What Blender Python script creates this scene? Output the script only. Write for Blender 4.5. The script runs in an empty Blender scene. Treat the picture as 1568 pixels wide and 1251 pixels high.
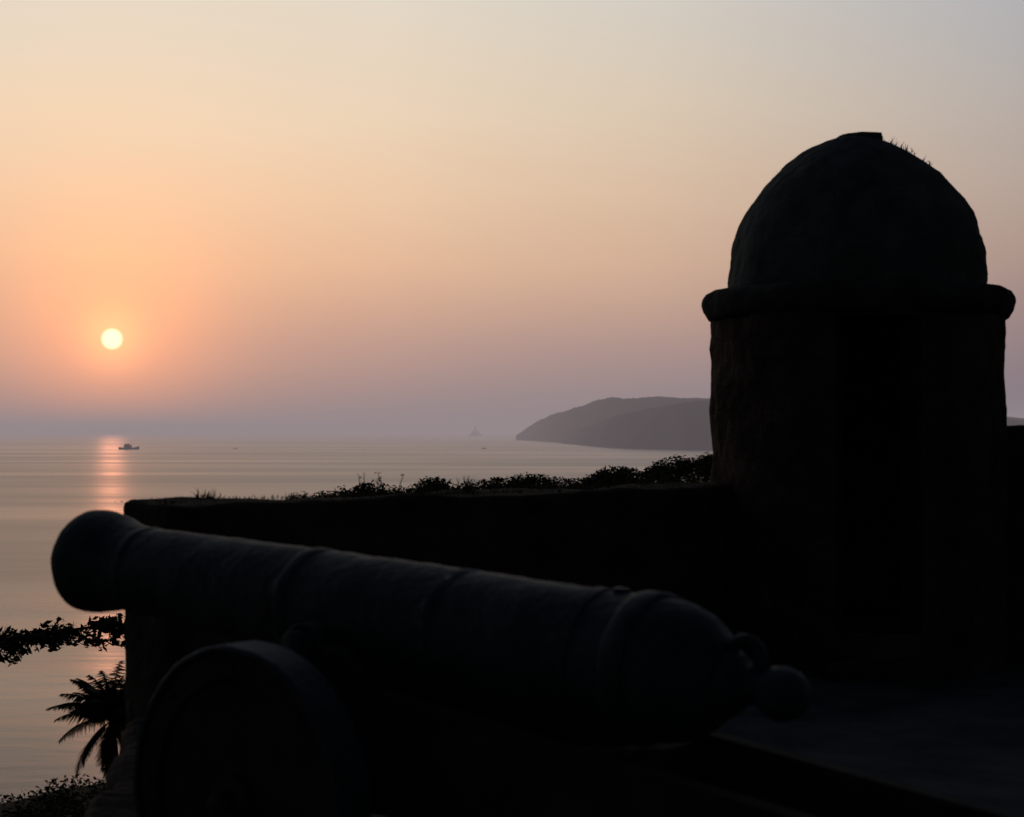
import bpy, bmesh, math, random
from mathutils import Vector, Matrix, noise
random.seed(7)
sc=bpy.context.scene
sc.view_settings.view_transform='Standard'; sc.view_settings.look='None'; sc.view_settings.exposure=0
HC=1.65; SEA=HC-30.0

def lin(r,g,b):
    f=lambda c:(c/255/12.92) if c/255<=0.04045 else ((c/255+0.055)/1.055)**2.4
    return (f(r),f(g),f(b),1)
# ---------------------------------------------------------------- materials
def mat(name,c1,c2,scale=4,rough=.85,bump=.4,detail=8,metal=0,bdist=.02,spec=.2):
    m=bpy.data.materials.new(name); m.use_nodes=True; nt=m.node_tree; n=nt.nodes; l=nt.links
    p=n['Principled BSDF']; p.inputs['Roughness'].default_value=rough; p.inputs['Metallic'].default_value=metal
    p.inputs['Specular IOR Level'].default_value=spec
    tc=n.new('ShaderNodeTexCoord'); nz=n.new('ShaderNodeTexNoise'); nz.inputs['Scale'].default_value=scale; nz.inputs['Detail'].default_value=detail
    nz.inputs['Roughness'].default_value=.65
    l.new(tc.outputs['Object'],nz.inputs['Vector'])
    cr=n.new('ShaderNodeValToRGB'); cr.color_ramp.elements[0].position=.35; cr.color_ramp.elements[1].position=.68
    cr.color_ramp.elements[0].color=(*c1,1); cr.color_ramp.elements[1].color=(*c2,1)
    l.new(nz.outputs['Fac'],cr.inputs['Fac']); l.new(cr.outputs['Color'],p.inputs['Base Color'])
    nb=n.new('ShaderNodeTexNoise'); nb.inputs['Scale'].default_value=scale*5; nb.inputs['Detail'].default_value=6
    l.new(tc.outputs['Object'],nb.inputs['Vector'])
    b=n.new('ShaderNodeBump'); b.inputs['Strength'].default_value=bump; b.inputs['Distance'].default_value=bdist
    l.new(nb.outputs['Fac'],b.inputs['Height']); l.new(b.outputs['Normal'],p.inputs['Normal'])
    return m
def masonry(name,c1,c2,cm,radius=None,bw=.36,bh=.17):
    m=mat(name,c1,c2,3,.95,.9,bdist=.035,spec=.05); nt=m.node_tree; n=nt.nodes; l=nt.links; p=n['Principled BSDF']
    tc=[x for x in n if x.type=='TEX_COORD'][0]; sp=n.new('ShaderNodeSeparateXYZ'); l.new(tc.outputs['Object'],sp.inputs[0])
    cb=n.new('ShaderNodeCombineXYZ')
    if radius:
        a=n.new('ShaderNodeMath'); a.operation='ARCTAN2'; l.new(sp.outputs['Y'],a.inputs[0]); l.new(sp.outputs['X'],a.inputs[1])
        mm=n.new('ShaderNodeMath'); mm.operation='MULTIPLY'; mm.inputs[1].default_value=radius; l.new(a.outputs[0],mm.inputs[0]); l.new(mm.outputs[0],cb.inputs['X'])
    else:
        ad=n.new('ShaderNodeMath'); ad.operation='ADD'; l.new(sp.outputs['X'],ad.inputs[0]); l.new(sp.outputs['Y'],ad.inputs[1]); l.new(ad.outputs[0],cb.inputs['X'])
    l.new(sp.outputs['Z'],cb.inputs['Y'])
    nz=n.new('ShaderNodeTexNoise'); nz.inputs['Scale'].default_value=3; l.new(tc.outputs['Object'],nz.inputs['Vector'])
    va=n.new('ShaderNodeVectorMath'); va.operation='MULTIPLY_ADD'; va.inputs[1].default_value=(.22,.14,0); l.new(nz.outputs['Color'],va.inputs[0]); l.new(cb.outputs[0],va.inputs[2])
    br=n.new('ShaderNodeTexBrick'); br.inputs['Scale'].default_value=1; br.inputs['Brick Width'].default_value=bw; br.inputs['Row Height'].default_value=bh
    br.inputs['Mortar Size'].default_value=.012; br.inputs['Mortar Smooth'].default_value=.9
    br.inputs['Color1'].default_value=(1,1,1,1); br.inputs['Color2'].default_value=(.82,.78,.76,1); br.inputs['Mortar'].default_value=(*cm,1)
    l.new(va.outputs[0],br.inputs['Vector'])
    cr=[x for x in n if x.type=='VALTORGB'][0]
    mx=n.new('ShaderNodeMix'); mx.data_type='RGBA'; mx.blend_type='MULTIPLY'; mx.inputs['Factor'].default_value=1
    l.new(cr.outputs['Color'],mx.inputs[6]); l.new(br.outputs['Color'],mx.inputs[7]); l.new(mx.outputs[2],p.inputs['Base Color'])
    b=[x for x in n if x.type=='BUMP'][0]; b2=n.new('ShaderNodeBump'); b2.invert=True; b2.inputs['Strength'].default_value=.28; b2.inputs['Distance'].default_value=.02
    l.new(br.outputs['Fac'],b2.inputs['Height']); l.new(b.outputs['Normal'],b2.inputs['Normal']); l.new(b2.outputs['Normal'],p.inputs['Normal'])
    return m
M_turret=masonry('turret_laterite',(.075,.06,.05),(.17,.13,.105),(.8,.78,.76),1.05)
M_wall=masonry('parapet_laterite',(.07,.06,.05),(.14,.115,.09),(.8,.78,.76))
M_plaster=mat('weathered_plaster',(.075,.088,.085),(.19,.21,.2),2.5,.95,.6,bdist=.03,spec=.05)
M_cornice=mat('cornice_plaster',(.05,.05,.048),(.13,.125,.12),3.5,.95,.7,bdist=.03,spec=.05)
M_ground=mat('terrace_earth',(.08,.08,.082),(.2,.195,.195),1.3,.98,.8,bdist=.03,spec=.04)
M_iron=mat('cannon_iron',(.026,.038,.046),(.07,.09,.105),5,.62,.5,metal=.0,bdist=.014,spec=.22)
M_wood=mat('carriage_timber',(.045,.042,.04),(.085,.08,.075),4,.9,.5,bdist=.01,spec=.1)
M_tyre=mat('iron_tyre',(.04,.052,.066),(.08,.095,.115),8,.6,.4,spec=.25)
M_hill=mat('hillside_soil',(.05,.05,.03),(.12,.1,.07),.15,1,.6,bdist=.3,spec=.05)
M_leaf=mat('leaf_dark',(.03,.045,.02),(.07,.085,.035),1.2,.8,.2)
M_leaf2=mat('shrub_leaf',(.045,.065,.03),(.09,.11,.05),.4,.85,.2,spec=.1)
M_grass=mat('dry_grass',(.10,.10,.04),(.2,.18,.09),6,.9,.2)
M_bark=mat('bark',(.08,.065,.05),(.15,.12,.09),6,.95,.6)
M_head=mat('headland_far_slope',(.10,.12,.12),(.20,.21,.21),.004,1,.5,bdist=12,spec=0)  # hazy bluish tint of distance put into the slope colour
M_head2=mat('headland_near_slope',(.17,.19,.20),(.33,.345,.35),.006,1,.5,bdist=12,spec=0)  # same distance haze in the colour, paler to even out the two slopes
M_boat=mat('boat_paint',(.05,.05,.06),(.10,.09,.10),.5,.8,.1)
M_ship=mat('ship_haze_tint',(.30,.28,.3),(.40,.38,.40),.05,.9,.1)  # pale because distance haze is put into the base colour
# ---------------------------------------------------------------- helpers
def obj(name,verts,faces,m,parent=None,smooth=False,loc=(0,0,0)):
    me=bpy.data.meshes.new(name); me.from_pydata([tuple(v) for v in verts],[],faces); me.materials.append(m)
    if smooth:
        for p in me.polygons: p.use_smooth=True
    me.update(); o=bpy.data.objects.new(name,me); sc.collection.objects.link(o); o.location=loc
    if parent: o.parent=parent
    return o
def empty(name,loc=(0,0,0),rot=0):
    e=bpy.data.objects.new(name,None); e.empty_display_size=.3; sc.collection.objects.link(e); e.location=loc; e.rotation_euler=(0,0,rot); return e
def lathe(name,prof,seg,m,parent=None,axis='Z',loc=(0,0,0),amp=0,freq=3,caps=True,smooth=True):
    vs=[];fs=[];n=len(prof)
    for i,(t,r) in enumerate(prof):
        for j in range(seg):
            a=2*math.pi*j/seg; c,s=math.cos(a)*r,math.sin(a)*r
            v={'Z':Vector((c,s,t)),'X':Vector((t,c,s)),'Y':Vector((c,t,s))}[axis]
            if amp and r>.001:
                d=noise.noise(v*freq+Vector((3.1,7,1)))*amp+noise.noise(v*freq*3.3)*amp*.45+noise.noise(v*freq*9)*amp*.2
                dirv={'Z':Vector((c,s,0)),'X':Vector((0,c,s)),'Y':Vector((c,0,s))}[axis].normalized(); v=v+dirv*d
            vs.append(v)
    for i in range(n-1):
        for j in range(seg):
            a=i*seg+j;b=i*seg+(j+1)%seg; fs.append((a,b,b+seg,a+seg))
    if caps: fs.append(tuple(range(seg))[::-1]); fs.append(tuple((n-1)*seg+j for j in range(seg)))
    o=obj(name,vs,fs,m,parent,smooth,loc)
    bm=bmesh.new(); bm.from_mesh(o.data); bmesh.ops.recalc_face_normals(bm,faces=bm.faces); bm.to_mesh(o.data); bm.free()
    return o
def refine(prof,step):
    out=[prof[0]]
    for (a,b),(c,d) in zip(prof,prof[1:]):
        k=max(1,int(math.hypot(c-a,d-b)/step))
        for i in range(1,k+1): out.append((a+(c-a)*i/k,b+(d-b)*i/k))
    return out
def roughen(o,amp,freq,levels=3,bev=.02):
    bm=bmesh.new(); bm.from_mesh(o.data)
    if bev: bmesh.ops.bevel(bm,geom=bm.edges[:],offset=bev,segments=2,affect='EDGES',profile=.5)
    for _ in range(12):
        long=[e for e in bm.edges if e.calc_length()>levels]
        if not long: break
        bmesh.ops.subdivide_edges(bm,edges=long,cuts=1,use_grid_fill=True)
    bmesh.ops.triangulate(bm,faces=[f for f in bm.faces if len(f.verts)>4])
    bm.normal_update()
    for v in bm.verts:
        d=noise.noise(v.co*freq)*amp+noise.noise(v.co*freq*4)*amp*.4
        v.co+=v.normal*d
    bmesh.ops.recalc_face_normals(bm,faces=bm.faces)
    bm.to_mesh(o.data); bm.free()
def prism(name,poly,z0,z1,m,parent=None,rough=None,bev=.02,loc=(0,0,0)):
    n=len(poly); vs=[(x,y,z0) for x,y in poly]+[(x,y,z1) for x,y in poly]
    fs=[tuple(range(n))[::-1],tuple(range(n,2*n))]+[(i,(i+1)%n,n+(i+1)%n,n+i) for i in range(n)]
    o=obj(name,vs,fs,m,parent,loc=loc)
    if rough: roughen(o,rough[0],rough[1],rough[2],bev)
    return o
def tube(pts,rads,seg=7):
    vs=[];fs=[]
    for i,p in enumerate(pts):
        p=Vector(p); d=(Vector(pts[min(i+1,len(pts)-1)])-Vector(pts[max(i-1,0)])).normalized()
        u=d.cross(Vector((.3,.2,1))).normalized() if abs(d.z)<.95 else d.cross(Vector((1,0,0))).normalized(); w=d.cross(u)
        for j in range(seg):
            a=2*math.pi*j/seg; vs.append(p+(u*math.cos(a)+w*math.sin(a))*rads[i])
    for i in range(len(pts)-1):
        for j in range(seg):
            a=i*seg+j;b=i*seg+(j+1)%seg; fs.append((a,b,b+seg,a+seg))
    return vs,fs
def join(parts):
    V=[];F=[]
    for v,f in parts:
        k=len(V); V+=list(v); F+=[tuple(i+k for i in t) for t in f]
    return V,F
def leafcloud(centers,per,size,squash=.8,rnd=random):
    V=[];F=[]
    for c,r in centers:
        c=Vector(c)
        for _ in range(int(per*r*r) if per>0 else 1):
            d=Vector((rnd.gauss(0,1),rnd.gauss(0,1),rnd.gauss(0,1))).normalized()*r*(rnd.random()**.45)
            d.z*=squash; p=c+d; s=size*rnd.uniform(.6,1.3)
            a=Vector((rnd.gauss(0,1),rnd.gauss(0,1),rnd.gauss(0,.6))).normalized(); b=a.cross(Vector((rnd.gauss(0,1),rnd.gauss(0,1),rnd.gauss(0,1)))).normalized()
            k=len(V); V+= [p-a*s, p+b*s*.42, p+a*s, p-b*s*.42]; F.append((k,k+1,k+2,k+3))
    return V,F
# ---------------------------------------------------------------- turret (guerite)
TX,TY=2.515,12.47
tur=empty('domed_watchtower',(TX,TY,0))
to_cam=math.atan2(-TY,-TX); door=to_cam+math.radians(8.0); ha=math.radians(15.5)
R,Ri=1.05,.74; z0,z1=-.02,2.50; zd0,zd1=.30,2.44
seg=192; zs=[z0,.1,.2,zd0]+[zd0+(zd1-zd0)*i/24 for i in range(1,25)]+[z1]
vs=[];fs=[];idx={}
angs=[door-ha+ (2*math.pi)*j/seg for j in range(seg)]
nd=max(1,round(2*ha/(2*math.pi/seg)))
def wob(a,z): 
    q=Vector((math.cos(a),math.sin(a),z)); return noise.noise(q*2.2)*.026+noise.noise(q*9)*.016+noise.noise(Vector((math.cos(a)*6,math.sin(a)*6,z*5)))*.016
for s_,rad in ((0,R),(1,Ri)):
    for i,z in enumerate(zs):
        for j,a in enumerate(angs):
            r=rad+wob(a,z)*(1 if s_==0 else .5)
            if s_==0: r+= .015*(1-z/2.5)
            idx[s_,i,j]=len(vs); vs.append((r*math.cos(a),r*math.sin(a),z))
for i in range(len(zs)-1):
    indoor = zs[i]>=zd0-1e-4 and zs[i+1]<=zd1+1e-4
    for j in range(seg):
        k=(j+1)%seg
        if indoor and j<nd: continue
        fs.append((idx[0,i,j],idx[0,i,k],idx[0,i+1,k],idx[0,i+1,j]))
        fs.append((idx[1,i,k],idx[1,i,j],idx[1,i+1,j],idx[1,i+1,k]))
i0=3; i1=len(zs)-2
for i in range(i0,i1):
    for j in (0,nd): fs.append((idx[0,i,j],idx[1,i,j],idx[1,i+1,j],idx[0,i+1,j]))
for j in range(nd):
    for i in (i0,i1): fs.append((idx[0,i,j],idx[0,i,j+1],idx[1,i,j+1],idx[1,i,j]))
obj('wall_with_doorway',vs,fs,M_turret,tur)
lathe('floor',[(.0,.735),(.29,.735)],48,M_ground,tur)
cor=[(2.46,.99),(2.465,1.06),(2.48,1.085),(2.52,1.11),(2.57,1.12),(2.62,1.11),(2.655,1.085),(2.675,1.04),(2.68,.94)]
lathe('cornice',refine(cor,.025),160,M_cornice,tur,amp=.036,freq=3.5)
k=.004773
dp=[(440,193),(425,193.5),(400,193),(385,191),(370,187),(350,180.5),(330,171),(310,158),(290,144),(270,127),(252,107),(238,88),(226,66),(217,48),(213,36)]
dome=[(2.66,.925)]+[(HC+(662-v)*k,r*k) for v,r in dp]
lathe('dome',refine(dome,.03),144,M_plaster,tur,amp=.036,freq=2.2)
lathe('dome_cap',refine([(3.74,.15),(3.76,.165),(3.81,.168),(3.828,.15),(3.836,.05)],.02),40,M_plaster,tur,amp=.05,freq=6,loc=(.03,0,0))
p=Vector((math.cos(door),math.sin(door))); q=Vector((-p.y,p.x))
poly=[tuple(p*1.03+q*-.38),tuple(p*1.28+q*-.38),tuple(p*1.28+q*.38),tuple(p*1.03+q*.38)]
prism('door_step',poly,0.005,.14,M_cornice,tur,rough=(.012,5,.12))
def blades(centres,n,h,spread,w=.006):
    V=[];F=[]
    for c in centres:
        c=Vector(c)
        for _ in range(n):
            b=c+Vector((random.gauss(0,spread),random.gauss(0,spread),-.01)); hh=h*random.uniform(.4,1.2)
            ln=Vector((random.gauss(0,.4),random.gauss(0,.4),1)).normalized(); bend=Vector((random.gauss(0,.35),random.gauss(0,.35),0))
            a=random.random()*6.28; s=Vector((math.cos(a),math.sin(a),0))*w
            m_=b+ln*hh*.5; t=b+ln*hh+bend*hh*.5; kk=len(V)
            V+=[b-s,b+s,m_+s*.7,m_-s*.7,t]; F+=[(kk,kk+1,kk+2,kk+3),(kk+3,kk+2,kk+4)]
    return V,F
V,F=blades([(.24,-.05,3.73),(.30,-.1,3.68),(.36,-.05,3.64),(.42,-.1,3.58),(.47,0,3.55),(-.53,-.1,3.47)],34,.085,.035,.005)
obj('dome_grass',V,F,M_grass,tur)
# ---------------------------------------------------------------- terrace + parapets
terr=[(-2.157,9.44),(-1.70,7.40),(-1.62,6),(-1.6,-7),(9,-7),(9,13.6),(2.4,13.6),(1.6,12.85)]
o=prism('fort_terrace',terr,-9,0,M_wall)
o.data.materials.append(M_ground)
for p_ in o.data.polygons:
    if p_.normal.z>.9: p_.material_index=1
nx,ny=110,140; V=[];F=[]
for j in range(ny+1):
    y=-6.9+(13.3+6.9)*j/ny
    xl=-1.6 if y<6 else (-1.6-(y-6)*.09 if y<7.4 else -1.70-(y-7.4)*.224)
    xl+=.05
    if y>9.44:
        xl=-2.1+(y-9.44)*1.118
    for i in range(nx+1):
        x=xl+(8.9-xl)*i/nx; q=Vector((x,y,0))
        h=.012+abs(noise.noise(q*.8))*.05+noise.noise(q*4)*.012+noise.noise(q*13)*.006
        V.append((x,y,max(h,.006)))
for j in range(ny):
    for i in range(nx):
        a=j*(nx+1)+i; F.append((a,a+1,a+nx+2,a+nx+1))
obj('terrace_ground',V,F,M_ground,smooth=True)
# low broken kerb, added to darken the pale open edge of the gun platform
prism('added_kerb',[(-2.02,8.98),(-1.735,7.38),(-1.66,6),(-1.64,-6.5),(-1.36,-6.5),(-1.38,6),(-1.42,7.3),(-1.66,8.85)],-.6,.17,M_wall,rough=(.045,2.6,.16),bev=.05)
d=Vector((.745,.667)); n_=Vector((-.667,.745)); far0=Vector((-2.157,9.44)); 
L=5.06
ws=[far0,far0+d*L,far0+d*L-n_*.5,far0-n_*.5]
o=prism('parapet_wall',[tuple(a) for a in ws],-6,1.270,M_wall,rough=(.034,1.9,.16),bev=.04)
o2=prism('parapet_wall.001',[(3.45,12.35),(9,12.75),(9,13.3),(3.45,12.9)],-6,1.70,M_wall,rough=(.03,1.7,.2),bev=.04)
cs=[];random.seed(3)
for _ in range(170):
    t=random.random(); w=random.uniform(.02,.48); c=far0+d*L*t-n_*w
    cs.append((c.x,c.y,1.275))
V,F=blades(cs,6,.03,.05,.004); 
tall=[]
for t,h in ((.09,.07),(.40,.06),(.475,.10),(.62,.07),(.66,.06),(.80,.09),(.84,.1),(.9,.13),(.95,.14)):
    c=far0+d*L*t-n_*.12; tall.append(blades([(c.x,c.y,1.28)],40,h,.035,.005))
V,F=join([(V,F)]+tall)
obj('wall_top_grass',V,F,M_grass)
tw=[]; c=far0+d*L*.325-n_*.1
for i in range(9):
    b=Vector((c.x+random.gauss(0,.06),c.y,1.27)); tip=b+Vector((random.gauss(0,.05),random.gauss(0,.05),random.uniform(.05,.13)))
    tw.append(tube([b,(b+tip)/2+Vector((random.gauss(0,.01),0,0)),tip],[.004,.003,.002],4)); tw.append(leafcloud([(tip,.03)],5000,.011)); 
V,F=join(tw); obj('wall_plant',V,F,M_leaf)
# ---------------------------------------------------------------- cannon
ax=Vector((-.7687,.6356,.0713)).normalized()
can=empty('cannon',(.408,5.3,.924))
X=ax; Y=Vector((0,0,1)).cross(X).normalized(); Z=X.cross(Y)
can.matrix_world=Matrix(((X.x,Y.x,Z.x,.408),(X.y,Y.y,Z.y,5.3),(X.z,Y.z,Z.z,.924),(0,0,0,1)))
prof=[(-.575,.004),(-.57,.035),(-.555,.056),(-.53,.074),(-.495,.082),(-.46,.075),(-.435,.056),(-.42,.048),(-.385,.05),(-.36,.066),(-.35,.09),(-.33,.10),(-.31,.10),(-.305,.118),(-.275,.142),(-.25,.160),(-.235,.178),(-.19,.200),(-.14,.213),(-.09,.219),(-.07,.222),(-.065,.232),(-.05,.237),(.0,.237),(.015,.232),(.02,.224),(.05,.221),(.14,.219),(.145,.224),(.19,.224),(.195,.218),
 (.72,.210),(.725,.213),(.755,.213),(.76,.208),(1.42,.199),(1.425,.202),(1.445,.204),(1.465,.204),(1.48,.201),(1.485,.196),(2.40,.172),(2.41,.177),(2.43,.177),(2.44,.171),(2.53,.173),(2.58,.180),(2.64,.197),(2.69,.208),(2.73,.214),(2.77,.213),(2.79,.205),(2.80,.185),(2.805,.09),(2.80,.078),(2.4,.078),(2.38,.004)]
o=lathe('barrel',refine(prof,.03),80,M_iron,can,axis='X',amp=.006,freq=6)
o.modifiers.new('es','EDGE_SPLIT').split_angle=math.radians(42)
lathe('trunnions',[(-.36,.052),(-.355,.058),(.355,.058),(.36,.052)],28,M_iron,can,axis='Y',loc=(1.2,0,-.09))
bpy.ops.mesh.primitive_torus_add(major_radius=.052,minor_radius=.02,major_segments=36,minor_segments=12,rotation=(math.radians(90),0,0))
t=bpy.context.object; t.name='breeching_loop'; t.data.materials.append(M_iron); t.parent=can; t.location=(-.365,0,.085); 
for p_ in t.data.polygons:p_.use_smooth=True
lathe('vent_patch',[(0,.03),(.012,.026),(.013,.006)],16,M_iron,can,axis='Z',loc=(.10,0,.219))
# carriage
car=empty('gun_carriage',(.408,5.3,0)); rz=math.atan2(-.6372,.7706)
car.rotation_euler=(0,0,rz)
side=[(-1.52,.42),(-1.55,.76),(-1.48,.88),(-1.36,.93),(-1.27,.94),(-1.24,.88),(-1.16,.88),(-1.13,.93),(-1.04,.92),(-.96,.86),(-.9,.805),(1.2,.555),(1.95,.43),(2.15,.2),(2.12,.02),(1.8,.02),(1.3,.22),(.2,.40),(-1.0,.40)]
def cheek(name,y0,y1):
    n=len(side); vs=[(x,y0,z) for x,z in side]+[(x,y1,z) for x,z in side]
    fs=[tuple(range(n)),tuple(range(n,2*n))[::-1]]+[(i,n+i,n+(i+1)%n,(i+1)%n) for i in range(n)]
    o=obj(name,vs,fs,M_wood,car)
    bm=bmesh.new(); bm.from_mesh(o.data); bmesh.ops.recalc_face_normals(bm,faces=bm.faces); bmesh.ops.bevel(bm,geom=bm.edges[:],offset=.008,segments=2,affect='EDGES'); bm.to_mesh(o.data); bm.free()
cheek('cheek_near',-.32,-.235); cheek('cheek_far',.235,.32)
def box(name,x0,x1,y0,y1,z0_,z1_,m,par,bev=.008):
    o=prism(name,[(x0,y0),(x1,y0),(x1,y1),(x0,y1)],z0_,z1_,m,par)
    bm=bmesh.new(); bm.from_mesh(o.data); bmesh.ops.bevel(bm,geom=bm.edges[:],offset=bev,segments=2,affect='EDGES'); bm.to_mesh(o.data); bm.free(); return o
box('front_transom',-1.5,-1.38,-.233,.233,.45,.72,M_wood,car)
box('bed_transom',-.35,-.2,-.233,.233,.44,.62,M_wood,car)
box('elevating_block',-.06,.08,-.18,.18,.50,.675,M_wood,car)
box('trail_transom',.9,1.05,-.233,.233,.33,.50,M_wood,car)
box('tail_transom',1.85,2.0,-.233,.233,.12,.38,M_wood,car)
box('axle_beam',-1.28,-1.08,-.5,.5,.385,.52,M_wood,car)
for nm,yy in (('cap_square_near',-.2775),('cap_square_far',.2775)):
    lathe(nm,[(-.04,.07),(-.04,.08),(.04,.08),(.04,.07)],24,M_iron,car,axis='Y',loc=(-1.2,yy,.92),caps=False)
def wheel(name,yc,sg):
    w=empty(name,(-1.15,yc,.465)); w.parent=car
    pr=[(-.085,.02),(-.085,.06),(-.08,.085),(-.05,.09),(-.045,.12),(-.042,.38),(-.06,.385),(-.06,.475),(.06,.475),(.06,.385),(.042,.38),(.045,.12),(.05,.09),(.08,.085),(.085,.06),(.085,.02)]
    o=lathe('disc',refine(pr,.04),72,M_wood,w,axis='Y',amp=.006,freq=5); o.modifiers.new('es','EDGE_SPLIT').split_angle=math.radians(40)
    o=lathe('tyre',[(-.07,.472),(-.076,.478),(-.076,.488),(-.068,.496),(.068,.496),(.076,.488),(.076,.478),(.07,.472)],72,M_tyre,w,axis='Y',amp=.006,freq=6,caps=False); o.modifiers.new('es','EDGE_SPLIT').split_angle=math.radians(40)
    for i in range(8):
        a=i*math.pi/4
        lathe('bolt_%d'%(i+1),[(0,.012),(sg*.008,.01),(sg*.011,.004)],10,M_wood,w,axis='Y',loc=(math.cos(a)*.43,sg*.061,math.sin(a)*.43))
    lathe('linchpin',[(0,.035),(sg*.06,.033),(sg*.065,.01)],16,M_wood,w,axis='Y',loc=(0,sg*.08,0))
wheel('wheel_near',-.60,-1); wheel('wheel_far',.60,1)
# ---------------------------------------------------------------- terrain
def interp(t,y):
    if y<=t[0][0]: return t[0][1]
    for (a,b),(c,d_) in zip(t,t[1:]):
        if y<=c: return b+(d_-b)*(y-a)/(c-a)
    return t[-1][1]
TA=[(-400,-2),(-20,-3.6),(0,-3.6),(10,-4.2),(50,-8.75),(75,-17.0),(130,-28.2),(150,-28.9),(220,-45)]
TB=[(-400,-2),(0,-2.4),(20,-3.2),(70,-5.4),(110,-9),(200,-30),(260,-45)]
def ss(x): x=max(0,min(1,x)); return x*x*(3-2*x)
def H(x,y):
    yy=max(y,12); t=ss((x/yy+.225)/.12)
    h=interp(TA,y)*(1-t)+interp(TB,y)*t
    if y>12: h-=ss((-x/yy-.25)/.06)*yy*.012
    if x<-30: h-= (-30-x)*.12
    q=Vector((x,y,0)); h+=noise.noise(q*.12)*.4+noise.noise(q*.5)*.15
    return h
V=[];F=[]; NX,NY=220,220
for j in range(NY+1):
    y=-300+560*(j/NY)
    for i in range(NX+1):
        x=-260+560*(i/NX); V.append((x,y,H(x,y)))
for j in range(NY):
    for i in range(NX):
        a=j*(NX+1)+i; F.append((a,a+1,a+NX+2,a+NX+1))
obj('hillside_terrain',V,F,M_hill,smooth=True)
random.seed(11); cl=[]
for _ in range(620):
    y=random.uniform(24,80); x=y*random.uniform(-.33,-.17)
    cl.append(((x,y,H(x,y)+random.uniform(-.15,.1)),random.uniform(.3,.6)))
V,F=leafcloud(cl,260,.075,.5); obj('hillside_scrub',V,F,M_leaf2)
# distant mass of trees beyond the parapet
random.seed(5); cl=[]
sk=[(430,752),(470,750),(500,746),(545,744),(556,733),(568,735),(582,745),(640,741),(655,725),(668,724),(685,740),(740,732),(775,724),(805,720),(850,727),(900,724),(930,711),(950,710),(985,713),(1005,704),(1030,693),(1060,696),(1090,693),(1150,690),(1300,690),(1500,680)]
def skv(u):
    for (a,b),(c,d_) in zip(sk,sk[1:]):
        if a<=u<=c: return b+(d_-b)*(u-a)/(c-a)
    return 750
for _ in range(760):
    y=random.uniform(58,88); u=random.uniform(440,1450) if _%3 else random.uniform(480,1110); x=(u-784)/2613*y
    r=random.uniform(.22,.55); top=HC-(skv(u)+1-662)/2613*y
    if random.random()<.15: top+=random.uniform(0,.25)
    z=top-r*.8-abs(random.gauss(0,.5)); cl.append(((x,y,z),r))
for _ in range(260):
    y=random.uniform(60,86); u=random.uniform(440,1450); x=(u-784)/2613*y
    cl.append(((x,y,HC-(skv(u)-662)/2613*y-random.uniform(1.6,3.5)),random.uniform(.8,1.3)))
V,F=leafcloud(cl,330,.095,.8)
tr=[]
for _ in range(60):
    y=random.uniform(60,86); x=(random.uniform(440,1450)-784)/2613*y; g=H(x,y)
    tr.append(tube([(x,y,g-.2),(x+.1,y,g+2),(x+.2,y,-1.6)],[.16,.12,.07],6))
V2,F2=join([(V,F)]+tr); obj('distant_trees',V2,F2,M_leaf2)
# ---------------------------------------------------------------- coconut palm
random.seed(24)
px,py,pz=-17.55,75,-11.0
palm=empty('coconut_palm',(px,py,0)); g=H(px,py)
V,F=tube([(.5,0,g-.4),(.45,0,g+1.5),(.3,0,g+3.2),(.1,0,pz-.9),(0,0,pz)],[.24,.18,.16,.14,.13],10)
obj('trunk',V,F,M_bark,palm,True)
parts=[]
for i in range(64):
    az_=i*2.399+random.uniform(-.2,.2); el=math.radians(random.choice([84,72,62,50,38,22,8,-10,-30,-50])+random.uniform(-8,8)); Lf=random.uniform(2.3,3.2)
    pts=[];p_=Vector((0,0,pz)); e=el; hd=Vector((math.cos(az_),math.sin(az_),0)); nseg=16
    for s_ in range(nseg+1):
        pts.append(p_.copy()); p_=p_+(hd*math.cos(e)+Vector((0,0,math.sin(e))))*Lf/nseg; e-=.055+.035*(s_/nseg)
    parts.append(tube(pts,[.035-.03*s_/nseg for s_ in range(nseg+1)],4))
    V=[];F=[]; sd=hd.cross(Vector((0,0,1)))
    for s_ in range(2,nseg):
      for f_ in (0,.33,.66):
        b=pts[s_]*(1-f_)+pts[s_+1]*f_; fw=(pts[s_+1]-pts[s_]).normalized()
        ll=.66*math.sin(math.pi*min(1,(s_+1)/(nseg+1))**.8)+.12
        for sg in (-1,1):
            tip=b+(sd*sg*.75+fw*.55+Vector((0,0,-.3-random.random()*.6))).normalized()*ll*random.uniform(.7,1.15)
            k_=len(V); V+=[b-fw*.03,b+fw*.03,(b+tip)/2+fw*.035,tip,(b+tip)/2-fw*.02]; F.append((k_,k_+1,k_+2,k_+3,k_+4))
    parts.append((V,F))
V,F=join(parts); obj('fronds',V,F,M_leaf,palm)
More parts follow.
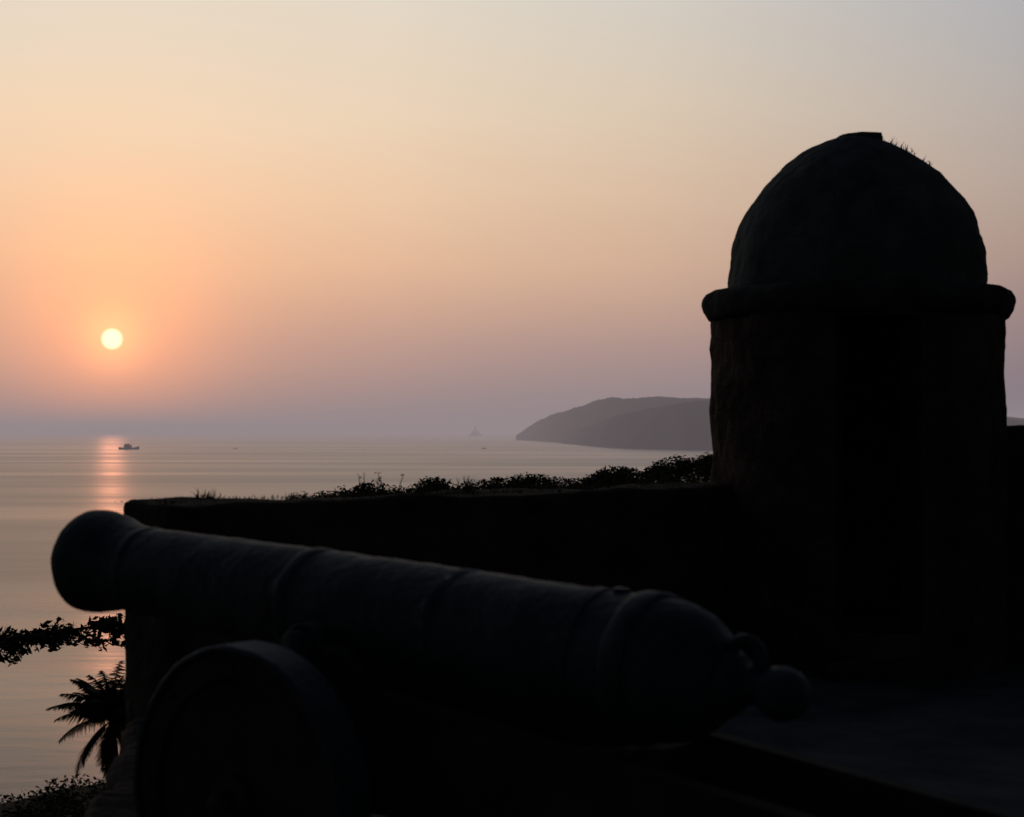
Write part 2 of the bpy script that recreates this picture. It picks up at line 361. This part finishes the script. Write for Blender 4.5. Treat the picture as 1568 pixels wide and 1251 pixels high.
# ---------------------------------------------------------------- broadleaf tree reaching in from the left
random.seed(33)
tx,ty=-8.9,22.0; g=H(tx,ty); tree=empty('almond_tree',(0,0,0))
parts=[tube([(tx,ty,g-.3),(tx+.05,ty,g+1.2),(tx+.15,ty,-1.6),(tx+.1,ty,.2),(tx-.1,ty,1.4)],[.22,.17,.14,.09,.05],9)]
main=[(tx+.12,ty,-1.9),(-8.0,ty,-1.35),(-7.2,ty,-1.04),(-6.5,ty,-1.02),(-5.9,ty,-.93),(-5.3,ty,-.84),(-4.85,ty-.05,-.82)]
parts.append(tube(main,[.09,.07,.05,.035,.025,.018,.01],7))
lc=[]
def spray(base,dirv,ln,n):
    tip=Vector(base)+Vector(dirv)*ln; parts.append(tube([base,(Vector(base)+tip)/2+Vector((0,0,.02)),tip],[.010,.007,.004],5))
    for i in range(n):
        c=Vector(base).lerp(tip,random.uniform(.25,1.05)); lc.append((c+Vector((random.gauss(0,.05),random.gauss(0,.08),random.gauss(0,.035))),.085))
for i in range(100):
    t=random.uniform(.33,1); f=t*(len(main)-1); a=int(min(f,len(main)-2)); b=Vector(main[a]).lerp(Vector(main[a+1]),f-a)
    spray(tuple(b),(random.uniform(-.2,1.0),random.uniform(-.8,.8),random.uniform(-.6,.25)),random.uniform(.15,.5),4)
for i in range(12):
    b=Vector((-6.4+random.gauss(0,.25),ty,-1.02)); spray(tuple(b),(random.uniform(-.5,.5),random.uniform(-.3,.3),-.75),random.uniform(.1,.32),3)
for i in range(60):
    a=random.random()*6.28; r=random.uniform(.2,1.4); b=Vector((tx-.4,ty,random.uniform(-1.2,1.3)))
    spray(tuple(b),(math.cos(a),math.sin(a),random.uniform(-.1,.5)),r,7)
V,F=join(parts); obj('limbs',V,F,M_bark,tree)
V,F=leafcloud(lc,800,.056,.7); obj('leaves',V,F,M_leaf,tree)
# ---------------------------------------------------------------- headland
def ridge(name,pts,m,parent,seed,depth):
    V=[];F=[];N=len(pts); fin=[]
    for a,b in zip(pts,pts[1:]):
        for i in range(14): fin.append(tuple(a[k_]+(b[k_]-a[k_])*i/14 for k_ in range(3)))
    fin.append(pts[-1])
    cs=[(0,-.04),(.02,.10),(.12,.32),(.28,.58),(.45,.8),(.62,.94),(.8,1),(1.0,.93),(1.4,.5),(1.8,-.05)]
    for x,y,h in fin:
        for f,k_ in cs:
            dd=depth*f; s=(y+dd)/y; q=Vector((x*.004,y*.002+f*2,seed))
            n1=noise.noise(q*2.5)*.05+noise.noise(q*9)*.025+noise.noise(q*30)*.012
            V.append((x*s,y+dd,SEA+h*(k_+n1*(1 if k_>0 else 0))))
    c=len(cs)
    for i in range(len(fin)-1):
        for j in range(c-1): a=i*c+j; F.append((a,a+c,a+c+1,a+1))
    return obj(name,V,F,m,parent,True)
hd=empty('headland_hill')
def W(u,vw,vt,depth):
    y=30*2613/(vw-662); x=(u-784)/2613*y; yc=y+depth*.8; hh=30+(662-vt)/2613*yc; return (x,y,max(hh,3))
D=700
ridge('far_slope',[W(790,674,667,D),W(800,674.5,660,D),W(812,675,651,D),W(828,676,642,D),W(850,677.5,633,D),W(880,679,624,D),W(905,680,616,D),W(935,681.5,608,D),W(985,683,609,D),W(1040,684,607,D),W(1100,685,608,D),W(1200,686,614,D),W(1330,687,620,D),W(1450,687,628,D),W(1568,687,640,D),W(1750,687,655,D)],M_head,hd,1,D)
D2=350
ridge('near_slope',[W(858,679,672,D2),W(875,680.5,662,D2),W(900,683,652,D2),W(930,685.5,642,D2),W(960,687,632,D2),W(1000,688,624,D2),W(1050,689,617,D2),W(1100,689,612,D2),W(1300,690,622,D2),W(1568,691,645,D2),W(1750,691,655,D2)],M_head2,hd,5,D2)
# ---------------------------------------------------------------- boats
def boat(name,loc,Lb,m,tall=1):
    e=empty(name,loc); V=[];F=[];n=14
    for i in range(n+1):
        t=i/n; x=(t-.5)*Lb; w=Lb*.11*math.sin(math.pi*min(1,.25+t*.75))**.7 if t<1 else 0.01; sh=Lb*(.075+.06*(2*t-1)**2*(1.4 if t>.5 else .6))
        V+=[(x,-w,sh),(x,-w*.6,-Lb*.02),(x,w*.6,-Lb*.02),(x,w,sh)]
    for i in range(n):
        for j in range(3): a=i*4+j; F.append((a,a+4,a+5,a+1))
        a=i*4; F.append((a,a+3,a+7,a+4))
    F.append((0,1,2,3)); obj('hull',V,F,m,e)
    def bx(nm,x0,x1,w,z0_,z1_): box(nm,x0*Lb,x1*Lb,-w*Lb,w*Lb,z0_*Lb,z1_*Lb,m,e,.004*Lb)
    bx('wheelhouse',-.25,.12,.07,.075,.19*tall); bx('upper_deck',-.2,.02,.06,.192*tall,.25*tall)
    V,F=tube([(.1*Lb,0,.08*Lb),(.1*Lb,0,.42*Lb*tall)],[.008*Lb,.004*Lb],6); obj('mast',V,F,m,e)
    return e
boat('fishing_boat',(-.2243*3000,3000,SEA),36,M_boat,1.1)
boat('fishing_boat.001',(-.162*3100,3100,SEA),8,M_boat)
boat('fishing_boat.002',(-.0165*3100,3100,SEA),9,M_boat)
sh=boat('sailing_ship',(-.0214*13500,13500,SEA),105,M_ship)
V=[];F=[]
for i,(x,hh,w) in enumerate(((-26,45,13),(-2,80,17),(22,47,13))):
    k_=len(V); V+=[(x-w,0,9),(x+w,0,9),(x+w*.3,1,hh),(x-w*.3,1,hh)]; F.append((k_,k_+1,k_+2,k_+3))
obj('sails',V,F,M_ship,sh)
# ---------------------------------------------------------------- sea
M=bpy.data.materials.new('sea_water'); M.use_nodes=True; nt=M.node_tree; n=nt.nodes; l=nt.links
p=n['Principled BSDF']; p.inputs['Base Color'].default_value=(.22,.21,.20,1); p.inputs['IOR'].default_value=1.48; p.inputs['Roughness'].default_value=.24
tc=n.new('ShaderNodeTexCoord')
def wn(scale,vec,detail=5):
    mp=n.new('ShaderNodeMapping'); mp.inputs['Scale'].default_value=vec; mp.inputs['Rotation'].default_value=(0,0,.12); l.new(tc.outputs['Object'],mp.inputs['Vector'])
    z=n.new('ShaderNodeTexNoise'); z.inputs['Scale'].default_value=scale; z.inputs['Detail'].default_value=detail; l.new(mp.outputs[0],z.inputs['Vector']); return z
a=wn(1,(.10,.30,1),3); b=wn(1,(.008,.03,1),3); c=wn(1,(.9,2.0,1),3)
b1=n.new('ShaderNodeBump'); b1.inputs['Strength'].default_value=.3; b1.inputs['Distance'].default_value=.35; l.new(a.outputs['Fac'],b1.inputs['Height'])
b2=n.new('ShaderNodeBump'); b2.inputs['Strength'].default_value=.5; b2.inputs['Distance'].default_value=1.9; l.new(b.outputs['Fac'],b2.inputs['Height']); l.new(b1.outputs[0],b2.inputs['Normal'])
b3=n.new('ShaderNodeBump'); b3.inputs['Strength'].default_value=.4; b3.inputs['Distance'].default_value=.07; l.new(c.outputs['Fac'],b3.inputs['Height']); l.new(b2.outputs[0],b3.inputs['Normal'])
l.new(b3.outputs[0],p.inputs['Normal'])
w=wn(1,(.0016,.009,1),3); mr=n.new('ShaderNodeMapRange'); mr.inputs[1].default_value=.35; mr.inputs[2].default_value=.65; mr.inputs[3].default_value=.25; mr.inputs[4].default_value=.34
l.new(w.outputs['Fac'],mr.inputs[0]); l.new(mr.outputs[0],p.inputs['Roughness'])
S=70000
obj('sea',[(-S,-S,SEA),(S,-S,SEA),(S,S,SEA),(-S,S,SEA)],[(0,1,2,3)],M)
# low sea haze: homogeneous glowing volume, emission standing in for scattered light
MH=bpy.data.materials.new('sea_haze_glow'); MH.use_nodes=True; nt=MH.node_tree; n=nt.nodes; l=nt.links; n.clear()
o_=n.new('ShaderNodeOutputMaterial'); SG=.00014
va=n.new('ShaderNodeVolumeAbsorption'); va.inputs['Color'].default_value=(0,0,0,1); va.inputs['Density'].default_value=SG
em=n.new('ShaderNodeEmission'); hc=lin(149,136,139); em.inputs['Color'].default_value=hc; em.inputs['Strength'].default_value=SG
ad=n.new('ShaderNodeAddShader'); l.new(va.outputs[0],ad.inputs[0]); l.new(em.outputs[0],ad.inputs[1]); l.new(ad.outputs[0],o_.inputs['Volume'])
try: MH.cycles.homogeneous_volume=True
except Exception: pass
x0,x1,y0,y1,za,zb=-60000,60000,280,65000,SEA-5,120
obj('sea_haze',[(x0,y0,za),(x1,y0,za),(x1,y1,za),(x0,y1,za),(x0,y0,zb),(x1,y0,zb),(x1,y1,zb),(x0,y1,zb)],[(0,3,2,1),(4,5,6,7),(0,1,5,4),(1,2,6,5),(2,3,7,6),(3,0,4,7)],MH)
# ---------------------------------------------------------------- sky
az=math.radians(-13.2); el=math.radians(3.05)
sd=Vector((math.sin(az)*math.cos(el),math.cos(az)*math.cos(el),math.sin(el)))
wd=bpy.data.worlds.new('World'); sc.world=wd; wd.use_nodes=True; nt=wd.node_tree; n=nt.nodes; l=nt.links; n.clear()
out=n.new('ShaderNodeOutputWorld'); tc=n.new('ShaderNodeTexCoord')
nrm=n.new('ShaderNodeVectorMath'); nrm.operation='NORMALIZE'; l.new(tc.outputs['Generated'],nrm.inputs[0])
sp=n.new('ShaderNodeSeparateXYZ'); l.new(nrm.outputs[0],sp.inputs[0])
def ramp(stops):
    r=n.new('ShaderNodeValToRGB'); e=r.color_ramp.elements
    while len(e)<len(stops): e.new(.5)
    for i,(pp,cc) in enumerate(stops): e[i].position=pp; e[i].color=cc
    return r
def math_(op,a,b=None):
    m_=n.new('ShaderNodeMath'); m_.operation=op
    for i,v in enumerate((a,b)):
        if v is None: continue
        if isinstance(v,(int,float)): m_.inputs[i].default_value=v
        else: l.new(v,m_.inputs[i])
    return m_.outputs[0]
rz=ramp([(0,lin(144,133,136)),(.012,lin(150,136,138)),(.026,lin(165,142,139)),(.048,lin(187,154,143)),(.07,lin(206,167,146)),(.10,lin(226,185,154)),(.137,lin(234,201,169)),(.183,lin(234,212,184)),(.246,lin(226,216,199)),(.36,lin(160,163,168)),(.6,lin(84,90,100)),(1,lin(58,64,74))])
sk1=n.new('ShaderNodeTexNoise'); sk1.inputs['Scale'].default_value=1.0; sk1.inputs['Detail'].default_value=4
mp=n.new('ShaderNodeMapping'); mp.inputs['Scale'].default_value=(3,3,16); l.new(nrm.outputs[0],mp.inputs[0]); l.new(mp.outputs[0],sk1.inputs['Vector'])
jit=math_('MULTIPLY',math_('SUBTRACT',sk1.outputs['Fac'],.5),.035)
zz=math_('ADD',math_('MAXIMUM',sp.outputs['Z'],0),math_('MULTIPLY',jit,math_('MINIMUM',math_('MULTIPLY',math_('MAXIMUM',sp.outputs['Z'],0),10),1)))
l.new(zz,rz.inputs['Fac'])
hx=n.new('ShaderNodeVectorMath'); hx.operation='MULTIPLY'; hx.inputs[1].default_value=(1,1,0); l.new(nrm.outputs[0],hx.inputs[0])
hn=n.new('ShaderNodeVectorMath'); hn.operation='NORMALIZE'; l.new(hx.outputs[0],hn.inputs[0])
hd_=n.new('ShaderNodeVectorMath'); hd_.operation='DOT_PRODUCT'; hd_.inputs[1].default_value=(math.sin(az),math.cos(az),0); l.new(hn.outputs[0],hd_.inputs[0])
q=math_('MULTIPLY',math_('SUBTRACT',1,hd_.outputs['Value']),.5)
q=math_('POWER',math_('MAXIMUM',q,0),.5)
ra=ramp([(0,(1,1,1,1)),(.08,(.985,.985,1,1)),(.156,(.86,.885,.94,1)),(.253,(.59,.655,.82,1)),(.40,(.15,.18,.25,1)),(.6,(.055,.07,.09,1)),(1,(.028,.037,.05,1))])
l.new(q,ra.inputs['Fac'])
mu=n.new('ShaderNodeMix'); mu.data_type='RGBA'; mu.blend_type='MULTIPLY'; mu.inputs['Factor'].default_value=1
l.new(rz.outputs[0],mu.inputs[6]); l.new(ra.outputs[0],mu.inputs[7])
dt=n.new('ShaderNodeVectorMath'); dt.operation='DOT_PRODUCT'; dt.inputs[1].default_value=sd; l.new(nrm.outputs[0],dt.inputs[0])
dc=math_('MAXIMUM',dt.outputs['Value'],0)
cur=mu.outputs[2]
def addglow(cur,fac,col):
    v=n.new('ShaderNodeVectorMath'); v.operation='SCALE'; v.inputs[0].default_value=col; l.new(fac,v.inputs['Scale'])
    ad=n.new('ShaderNodeVectorMath'); ad.operation='ADD'; l.new(cur,ad.inputs[0]); l.new(v.outputs[0],ad.inputs[1]); return ad.outputs[0]
cur=addglow(cur,math_('POWER',dc,7000),(.6,.22,.05))
cur=addglow(cur,math_('POWER',dc,700),(.52,.13,.0))
cur=addglow(cur,math_('POWER',dc,110),(.19,.035,-.02))
mr=n.new('ShaderNodeMapRange'); mr.interpolation_type='SMOOTHSTEP'; mr.inputs[1].default_value=math.cos(.0068); mr.inputs[2].default_value=math.cos(.0040); l.new(dt.outputs['Value'],mr.inputs[0])
cur=addglow(cur,mr.outputs[0],(1.3,.95,.6))
bg=n.new('ShaderNodeBackground'); l.new(cur,bg.inputs['Color']); bg.inputs['Strength'].default_value=1
ns=n.new('ShaderNodeTexSky'); ns.sky_type='NISHITA'; ns.sun_disc=False; ns.sun_elevation=el; ns.sun_rotation=az; ns.dust_density=3
bg2=n.new('ShaderNodeBackground'); l.new(ns.outputs[0],bg2.inputs['Color']); bg2.inputs['Strength'].default_value=.002
ads=n.new('ShaderNodeAddShader'); l.new(bg.outputs[0],ads.inputs[0]); l.new(bg2.outputs[0],ads.inputs[1]); l.new(ads.outputs[0],out.inputs[0])
sl=bpy.data.lights.new('sun','SUN'); sl.energy=.012; sl.angle=math.radians(.7); sl.color=(1,.34,.18)
so=bpy.data.objects.new('sun',sl); sc.collection.objects.link(so); so.rotation_euler=(-sd).to_track_quat('-Z','Y').to_euler()
# ---------------------------------------------------------------- camera
cd=bpy.data.cameras.new('camera'); cam=bpy.data.objects.new('camera',cd); sc.collection.objects.link(cam); sc.camera=cam
cd.sensor_width=36; cd.lens=60; cd.clip_end=200000; cd.clip_start=.05
cam.location=(0,0,HC); cam.rotation_euler=(math.radians(90+.80),0,0)
cd.dof.use_dof=True; cd.dof.focus_distance=24; cd.dof.aperture_fstop=3.2
